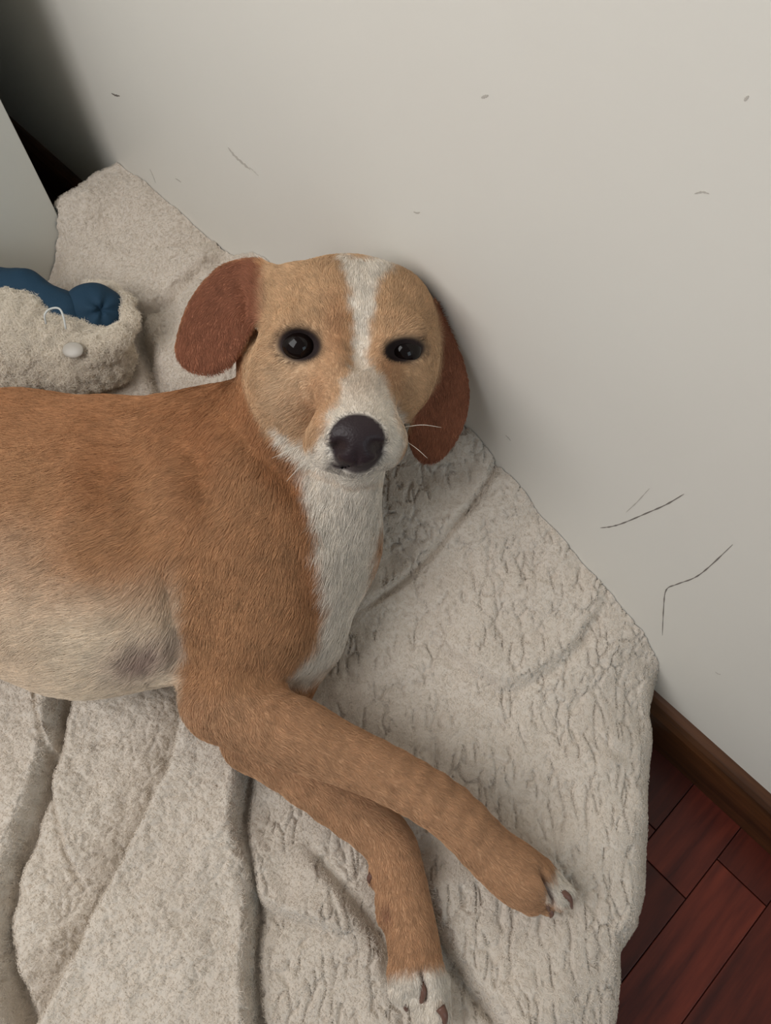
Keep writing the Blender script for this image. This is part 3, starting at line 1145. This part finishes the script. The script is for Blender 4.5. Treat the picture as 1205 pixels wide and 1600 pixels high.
    eye = np.maximum(sstep(1.35, 0.85, spot(468, 539, 34, 26, 8)), sstep(1.4, 0.85, spot(632, 547, 32, 19, -8))) * (ch > 20)
    col = mix(col, DARK, eye)
    nose = sstep(1.06, 0.94, spot(558, 686, 45, 40, 0)) * (ch > 120)
    col = mix(col, NOSE, nose)
    ml, tt = line_sd(u, v_, MOUTH)
    lip = np.exp(-(ml / 6.5) ** 2) * sstep(0.34, 0.42, tt) * sstep(0.68, 0.60, tt) * (ch > 70)
    lip = np.maximum(lip, 0.95 * area(u, v_, [(518, 704), (522, 722), (538, 735), (556, 741), (576, 737), (592, 722), (600, 704), (560, 712)], 4) * (ch > 70))
    col = mix(col, lin(46, 35, 38), lip)
    bare = np.maximum(np.maximum(nose, sstep(0.3, 0.8, eye)), sstep(0.3, 0.7, lip))
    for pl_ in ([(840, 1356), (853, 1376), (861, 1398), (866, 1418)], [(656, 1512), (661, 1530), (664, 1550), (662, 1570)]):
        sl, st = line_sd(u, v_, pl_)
        col = mix(col, lin(120, 78, 62), 0.85 * np.exp(-(sl / 3.5) ** 2) * sstep(0, 0.2, st) * sstep(0, 0.1, 1 - st))  # gaps between toes: shade in the carved slits deepened by dark colour
    # carpal pad
    pad = np.exp(-((u - 609) / 14) ** 2 - ((v_ - 1425) / 15) ** 2) * (N @ VT < 0.75)
    col = mix(col, lin(150, 106, 84), 0.8 * pad)
    return col, bare, nose, ear1, ear2, hw


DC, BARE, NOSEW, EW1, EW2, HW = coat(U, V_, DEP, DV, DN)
MD = attr_material('dog_coat', 'coat', 0.75, 0.25)
ra = MD.n('ShaderNodeAttribute', attribute_name='gloss')
mr = MD.n('ShaderNodeMapRange')
mr.inputs['To Min'].default_value = 0.8
mr.inputs['To Max'].default_value = 0.42
MD.l(ra, 'Fac', mr, 'Value')
MD.l(mr, 'Result', MD.b, 'Roughness')
tc = MD.n('ShaderNodeTexCoord')
vo = MD.n('ShaderNodeTexVoronoi', Scale=700.0)
MD.l(tc, 'Object', vo, 'Vector')
MD.bump(vo, 'Distance', 0.25, 0.0006)
dog = mesh_obj('dog', DV, DQ, MD.m)
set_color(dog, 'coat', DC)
set_float(dog, 'gloss', np.clip(NOSEW, 0, 1))
tag(dog, 'tan short-haired dog with white blaze and chest lying on the cream blanket', 'dog')

# ---- eyes
M_EYE = Mat('eye', lin(22, 15, 13), 0.07, 0.22)


def ball(name, c, r, mat, parent, seg=32):
    v, f = [], []
    k = seg // 2
    for i in range(1, k):
        a = math.pi * i / k
        for j in range(seg):
            b = 2 * math.pi * j / seg
            v.append(c + r * (math.sin(a) * math.cos(b) * VR + math.sin(a) * math.sin(b) * VD + math.cos(a) * VT))
    for i in range(k - 2):
        for j in range(seg):
            f.append((i * seg + j, (i + 1) * seg + j, (i + 1) * seg + (j + 1) % seg, i * seg + (j + 1) % seg))
    t, bt = len(v), len(v) + 1
    v += [c + r * VT, c - r * VT]
    for j in range(0, seg, 2):
        f.append((t, j, j + 1, (j + 2) % seg))
        e = (k - 2) * seg
        f.append((bt, e + (j + 2) % seg, e + j + 1, e + j))
    return mesh_obj(name, v, f, mat, parent)


ball('eye', hd(469, 539, 58), 29 * S0, M_EYE.m, dog)
ball('eye', hd(632, 547, 52), 27 * S0, M_EYE.m, dog)

# ---- claws
M_CLAW = Mat('claw', lin(112, 80, 68), 0.4, 0.4).m


def claw(pts, r):
    P = smooth_line([at(*q) for q in pts], 4)
    L = len(P)
    rr = r * np.sqrt(np.linspace(1, 0.04, L))
    v, f = tube(P, rr, 8)
    mesh_obj('claw', v, f, M_CLAW, dog)


claw([(836, 1398, .146), (852, 1408, .147), (858, 1424, .138)], 0.0030)
claw([(872, 1392, .147), (889, 1402, .146), (894, 1420, .137)], 0.0030)
claw([(852, 1412, .136), (862, 1426, .134), (860, 1434, .130)], 0.0026)
claw([(657, 1536, .143), (662, 1552, .143), (655, 1574, .133)], 0.0030)
claw([(688, 1574, .141), (695, 1588, .140), (694, 1606, .130)], 0.0034)
claw([(632, 1562, .132), (634, 1572, .130), (636, 1580, .124)], 0.0030)
claw([(582, 1366, .137), (577, 1374, .134), (584, 1386, .128)], 0.0026)

# ---- fur
FLOW = np.array([  # photo place, lie of the hair in the photo, length in mm
    (-400, 800, -1, .1, 10), (-200, 800, -1, .15, 10), (0, 650, -1, .12, 9), (0, 850, -1, .25, 10), (0, 1000, -.95, .3, 11), (100, 620, -1, .0, 8), (150, 700, -1, .3, 9), (150, 850, -.85, .45, 10), (120, 960, -.95, .3, 11), (150, 1050, -.9, .3, 12), (235, 1030, -.55, .75, 14), (250, 960, -.6, .8, 12), (270, 1075, -.9, .4, 10),
    (230, 620, -.95, .2, 8), (260, 750, -.8, .55, 9), (260, 850, -.65, .75, 9), (330, 800, -.5, .85, 9), (400, 800, -.45, .9, 9), (440, 900, -.3, .95, 9), (300, 650, -.75, .6, 8), (380, 690, -.55, .8, 9), (440, 750, -.45, .9, 11), (350, 930, -.35, .95, 9), (330, 1030, -.2, 1, 8),
    (320, 1130, .1, 1, 6), (380, 1120, .6, .7, 6), (450, 1130, .85, .5, 6), (600, 1205, .85, .5, 5), (720, 1290, .75, .65, 5), (800, 1360, .72, .68, 4.5), (860, 1390, .72, .68, 4.5), (500, 1250, .7, .65, 6), (560, 1290, .65, .7, 6), (600, 1340, .3, .95, 5), (640, 1450, .12, 1, 5), (660, 1560, .08, 1, 4.5),
    (540, 790, -.1, 1, 13), (530, 900, -.15, 1, 13), (500, 1010, -.35, .9, 12), (500, 850, -.3, .95, 12),
    (558, 640, 0, -1, 2), (530, 640, -.5, -.8, 2.5), (590, 640, .5, -.8, 2.5), (560, 580, 0, -1, 3), (562, 500, 0, -1, 4), (570, 430, 0, -1, 5), (480, 470, -.35, -.95, 5), (420, 450, -.7, -.6, 5), (640, 470, .5, -.85, 5), (670, 500, .8, -.3, 5), (430, 560, -.9, .1, 5), (430, 640, -.8, .6, 6), (480, 610, -.8, .3, 4), (480, 690, -.7, .7, 6), (515, 690, -.8, .4, 3), (540, 750, -.3, .95, 5), (580, 750, .2, 1, 5), (605, 690, .8, .4, 3), (650, 600, .7, .5, 4), (625, 640, .7, .3, 4), (500, 560, -.5, -.4, 3), (610, 570, .5, -.5, 3),
    (345, 450, -.75, .6, 4), (310, 520, -.4, .9, 4), (320, 575, .1, 1, 5), (365, 540, .1, 1, 4), (705, 560, .2, 1, 4), (715, 640, -.1, 1, 4), (675, 700, -.25, 1, 5), (655, 670, -.1, 1, 4)], float)


def make_fur(n):
    # only where hair can show: facing up or towards the room; bare on nose, lids and lips
    w = (1 - BARE) * sstep(-0.55, -0.1, np.maximum(DN @ VT, DN[:, 2]))
    w = w * np.where(U < -60, 0.25, 1.0) * (1 + 0.5 * HW + 0.4 * (EW1 + EW2))
    ti, bc = sample(DV, DQ, n, w)
    P = (DV[ti] * bc[..., None]).sum(1)
    N = (DN[ti] * bc[..., None]).sum(1)
    N /= np.linalg.norm(N, axis=1, keepdims=True)
    C = (DC[ti] * bc[..., None]).sum(1)
    u, v_, dep = uv_of(P)
    num = np.zeros((n, 3))
    den = np.zeros(n)
    for fu, fv, dx, dy, L in FLOW:
        ww = 1.0 / ((u - fu) ** 2 + (v_ - fv) ** 2 + 300.0) ** 2
        num += ww[:, None] * np.array([dx, dy, L])
        den += ww
    num /= den[:, None]
    D = num[:, :1] * VR + num[:, 1:2] * VD
    swirl = 0.30 * np.stack([noise3(P / 0.022), noise3(P / 0.022 + 31), noise3(P / 0.022 + 61)], 1)
    clump = 0.30 * np.stack([noise3(P / 0.005), noise3(P / 0.005 + 31), noise3(P / 0.005 + 61)], 1)
    D = D / (np.linalg.norm(D, axis=1, keepdims=True) + 1e-6) + swirl + clump + rng.normal(0, 0.16, (n, 3))
    T = D - (D * N).sum(1, keepdims=True) * N
    T /= np.linalg.norm(T, axis=1, keepdims=True) + 1e-6
    L = num[:, 2] * 0.001 * rng.uniform(0.65, 1.15, n)
    lift = (0.22 + 0.12 * rng.random(n))[:, None]
    L = L[:, None]
    p0 = P - 0.0006 * N
    p1 = P + L * (0.40 * T + lift * 0.42 * N)
    p2 = P + L * (0.98 * T + lift * 0.5 * N)
    pts = np.stack([p0, p1, p2], 1)
    tone = 1 + 0.16 * rng.normal(size=n) * 0.7 + 0.16 * noise3(P / 0.004) + 0.07 * noise3(P / 0.02)
    C = C * np.clip(tone, 0.6, 1.4)[:, None]
    return pts, C


fp, fc = make_fur(330000)
MF = attr_material('dog_fur', 'coat', 0.65, 0.2)
hair_obj('fur', fp, [0.00016, 0.00013, 0.00004], fc, MF.m, dog)

# ---- whiskers
M_WH = Mat('whisker', lin(225, 215, 200), 0.5).m
for a, b, c_ in [((628, 668, 95), (660, 664, 110), (690, 668, 105)), ((626, 684, 95), (650, 700, 110), (668, 716, 110)), ((498, 690, 100), (460, 700, 110), (425, 716, 105)), ((500, 704, 95), (470, 728, 105), (448, 752, 95))]:
    v, f = tube(smooth_line([hd(*a), hd(*b), hd(*c_)], 5), np.linspace(0.0003, 0.0001, 11), 6)
    mesh_obj('whisker', v, f, M_WH, dog)
